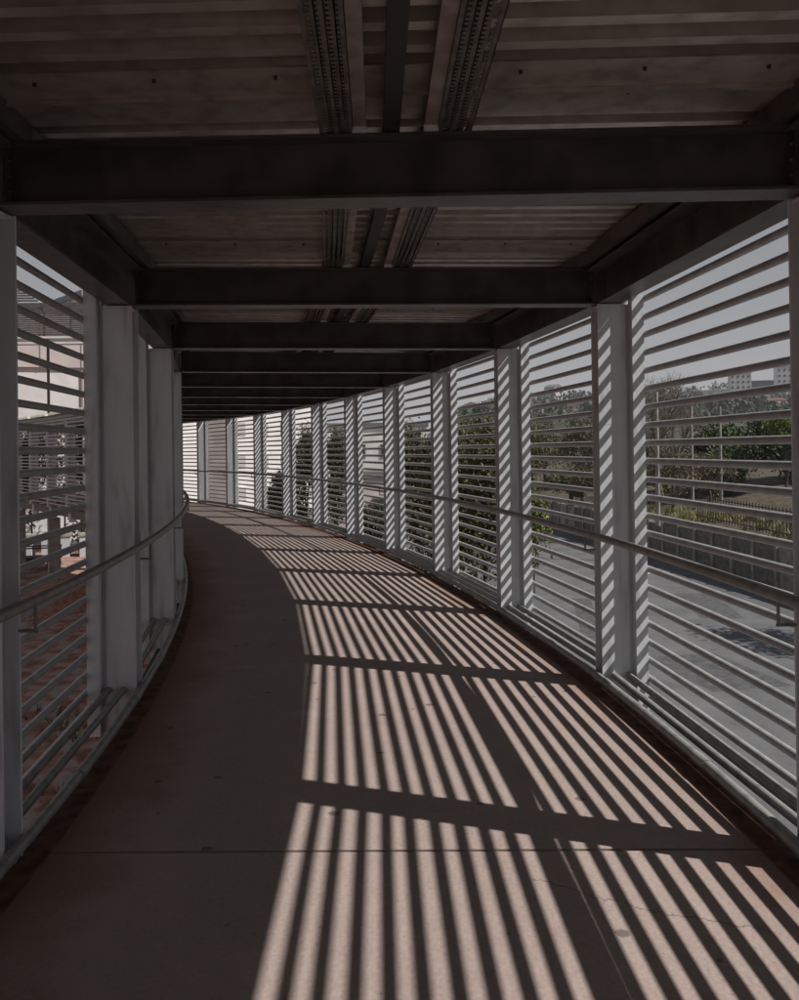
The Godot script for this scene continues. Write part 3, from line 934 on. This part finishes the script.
func outside_left():
	# bare red earth below the ramp
	var st := start()
	st.set_smooth_group(-1)
	quad(st, Vector3(-60, GROUND, 40), Vector3(-60, GROUND, -42), Vector3(-0.3, GROUND, -42), Vector3(-0.3, GROUND, 40))
	tag(put("earth", done(st), M.dirt, self, Transform3D(Basis(), Vector3(0, 0.002, 0))), "", "", "", "structure")
	var spots := []
	var gn := noise(71, 0.5, 3)
	for k in 6000:
		var p := Vector3(rng.randf_range(-12, -2.2), GROUND, rng.randf_range(-15, -6))
		if gn.get_noise_2d(p.x, p.z) > -0.02: spots.append(p)
	grass("weeds", "patchy green weeds on the earth below the left wall", spots, 0.13, [Color(0.03, 0.04, 0.015), Color(0.07, 0.08, 0.03), Color(0.13, 0.12, 0.06)], 72)
	# upper slatted canopy behind it
	var can := thing("slatted_canopy", "dark grey canopy of close horizontal slats high behind the left wall", "canopy", "", frame_at(Vector3(-22.3, 6.62, -36.0), Vector3(1, 0, -0.04)))
	for k in 16:
		part_box("slat", Vector3(13.0, 0.07, 0.06), Vector3(6.5, k * 0.094, -k * 0.04), M.beam, can)
	for k in 12:
		part_box("rib", Vector3(0.06, 1.55, 0.06), Vector3(0.2 + k * 1.14, 0.72, -0.42), M.beam, can)
	for k in 8:                                    # raised end of the canopy
		part_box("slat", Vector3(6.7 - k * 0.16, 0.07, 0.06), Vector3(3.35 - k * 0.08, 1.55 + k * 0.11, -0.65), M.beam, can)
	for k in 2:
		part_box("fascia_strip", Vector3(13.0, 0.09, 0.06), Vector3(6.5, -0.13 - k * 0.24, 0.0), M.white_wall, can)
	part_box("soffit", Vector3(13.0, 0.05, 3.0), Vector3(6.5, -0.06, -1.6), M.beam, can)
	for k in 3:
		part_box("mast", Vector3(0.10, 9.6, 0.10), Vector3(0.4 + k * 6.0, -4.87, -2.6), M.beam, can)
	# pale hall behind
	var hall := thing("hall", "long pale hall with pinkish upper cladding behind the left wall", "building", "", Transform3D(Basis(Vector3.UP, 0.30), Vector3(-22.6, GROUND, -47)))
	part_box("wall", Vector3(20, 9.0, 8), Vector3(0, 4.5, 0), M.white_wall, hall)
	part_box("cladding", Vector3(20.2, 3.0, 8.3), Vector3(0, 10.5, 0), M.pink_wall, hall)
	part_box("roof", Vector3(20.5, 0.25, 8.6), Vector3(0, 12.13, 0), M.roof_grey, hall)
	for k in 10:
		part_box("seam", Vector3(0.05, 2.96, 0.04), Vector3(-9 + k * 2.0, 10.5, 4.16), M.grey_wall, hall)
	for k in 6:
		part_box("downpipe", Vector3(0.09, 8.9, 0.09), Vector3(-9.4 + k * 3.6, 4.45, 4.05), M.taupe_wall, hall)
	var dark := [Color(0.012, 0.013, 0.008), Color(0.03, 0.03, 0.016), Color(0.05, 0.05, 0.025)]
	tree("shrub", "dark hedge bush before the pale hall, left one", Vector3(-18.2, GROUND, -41), 6.3, 5, 7000, 0.11, dark, 301, 0.9, 0.2, 0.02, 0.4, "hedge before the hall", 2.6)
	tree("shrub", "dark hedge bush before the pale hall, right one", Vector3(-14.2, GROUND, -40.5), 6.2, 5, 7000, 0.11, dark, 302, 0.9, 0.2, 0.02, 0.4, "hedge before the hall", 2.4)
	# things on the ground
	var heap := start()
	heap.set_smooth_group(0)
	var hn := noise(81, 1.2, 3)
	for i in 12:
		for j in 12:
			var q := []
			for c in [[i, j], [i + 1, j], [i + 1, j + 1], [i, j + 1]]:
				var x: float = c[0] / 6.0 - 1.0
				var z: float = c[1] / 6.0 - 1.0
				var y := maxf(0.0, 1.0 - x * x - z * z) * 0.75 + hn.get_noise_2d(x * 2.0, z * 2.0) * 0.18 - 0.06
				q.append(Vector3(x * 1.6, y, z * 2.4))
			quad(heap, q[0], q[1], q[2], q[3])
	var mo := put("earth_mound", done(heap), M.mound, self, Transform3D(Basis(), Vector3(-10.3, GROUND, -25.6)))
	tag(mo, "mound of orange red earth on the ground below the left wall", "mound")
	for k in 3:
		var bl := thing("concrete_block", "pale concrete block on the ground below the left wall, %s" % ["left one", "middle one", "right one"][k], "block", "concrete blocks", Transform3D(Basis(Vector3.UP, 0.2 + 0.1 * k), Vector3(-16.6 + k * 1.5, GROUND, -37.0 - k * 0.3)))
		part_box("body", Vector3(1.15, 0.9, 0.8), Vector3(0, 0.45, 0), M.cloth, bl)
		part_box("cap", Vector3(1.25, 0.1, 0.9), Vector3(0, 0.95, 0), M.concrete, bl)
	var cart := thing("flat_cart", "dark metal flat cart with rails on the ground at left", "cart", "", Transform3D(Basis(Vector3.UP, 0.15), Vector3(-14.3, GROUND, -33.4)))
	part_box("bed", Vector3(1.7, 0.12, 0.9), Vector3(0, 0.42, 0), M.dark, cart)
	part_box("rail", Vector3(1.7, 0.05, 0.05), Vector3(0, 0.85, 0.42), M.dark, cart)
	part_box("rail", Vector3(1.7, 0.05, 0.05), Vector3(0, 0.85, -0.42), M.dark, cart)
	for x in [-0.8, 0.8]:
		for z in [-0.42, 0.42]:
			part_box("post", Vector3(0.05, 0.45, 0.05), Vector3(x, 0.66, z), M.dark, cart)
			var wm := CylinderMesh.new()
			wm.top_radius = 0.18; wm.bottom_radius = 0.18; wm.height = 0.08
			put("wheel", wm, M.dark, cart, Transform3D(Basis(Vector3.RIGHT, PI / 2), Vector3(x * 0.8, 0.18, z)))
	var fence := thing("mesh_fence", "thin dark post fence on the ground behind the concrete blocks", "fence", "", frame_at(Vector3(-21.5, GROUND, -39), Vector3(1, 0, -0.05)))
	for k in 15:
		part_box("post", Vector3(0.06, 1.8, 0.06), Vector3(k * 0.75, 0.9, 0), M.dark, fence)
	for y in [0.25, 0.9, 1.7]:
		part_box("wire", Vector3(10.6, 0.025, 0.02), Vector3(5.25, y, 0.04), M.dark, fence)

func outside_ahead():
	var green := [Color(0.010, 0.016, 0.007), Color(0.026, 0.038, 0.013), Color(0.06, 0.07, 0.024)]
	var g := "dark trees ahead"
	tree("tree", "dark green tree ahead seen in the sixth screen", Vector3(-2.85, GROUND, -38), 5.9, 6, 6500, 0.075, green, 201, 0.8, 0.16, 0.03, 0.4, g, 0.95)
	tree("tree", "dark green tree ahead seen in the seventh screen", Vector3(-4.25, GROUND, -38.5), 6.2, 6, 6500, 0.075, green, 202, 0.8, 0.16, 0.03, 0.4, g, 0.75)
	tree("tree", "dark small tree ahead before the white building", Vector3(-5.55, GROUND, -39), 3.9, 5, 4500, 0.075, green, 203, 0.8, 0.2, 0.03, 0.4, g, 0.55)
	tree("shrub", "dark low bush ahead at the foot of the fifth screen", Vector3(-1.1, GROUND, -34), 2.6, 5, 5000, 0.075, green, 204, 0.9, 0.2, 0.02, 0.4, g, 0.9)
	house("white building straight ahead with rows of windows", Vector3(-13.4, GROUND, -66), Vector3(11, 15, 9), 0.62, M.white_wall, M.grey_wall, 6, 6, false, "", "apartment_building", M.white_wall, M.blind)
	house("narrow taupe stair tower ahead before the white buildings", Vector3(-10.85, GROUND, -50), Vector3(1.15, 13, 1.3), 0.35, M.taupe_wall, M.roof_grey, 0, 0, false, "", "stair_tower")
	house("plain white building at the far end of the walkway", Vector3(-18.6, GROUND, -57), Vector3(8.4, 14, 8), 0.75, M.white_wall, M.grey_wall, 0, 0, false, "", "apartment_building")
	house("low pale building with a dark roof beyond the fifth screen", Vector3(-2.2, GROUND, -75), Vector3(9, 6.4, 8), 0.0, M.white_wall, M.roof_grey, 4, 2, false, "", "warehouse")
	var shed = house("low dark roofed shed ahead beyond the fifth screen", Vector3(-1.4, GROUND, -50), Vector3(5, 2.9, 4), 0.1, M.pink_wall, M.roof_grey, 3, 1, false, "", "shed")
	shed.set_meta("category", "shed")
	# white parapet of the path beside the bushy trees
	var par := thing("parapet", "white sloping parapet below the fourth screen", "parapet", "", frame_at(Vector3(-0.2, GROUND, -17.0), Vector3(0.5, 0, -0.6)))
	for k in 5:
		part_box("panel", Vector3(0.88, 1.0 - 0.09 * k, 0.14), Vector3(0.45 + k * 0.9, 0.55 - 0.06 * k, 0), M.white_wall, par)
		part_box("post", Vector3(0.12, 1.25 - 0.09 * k, 0.2), Vector3(k * 0.9, 0.55 - 0.05 * k, 0), M.concrete, par)
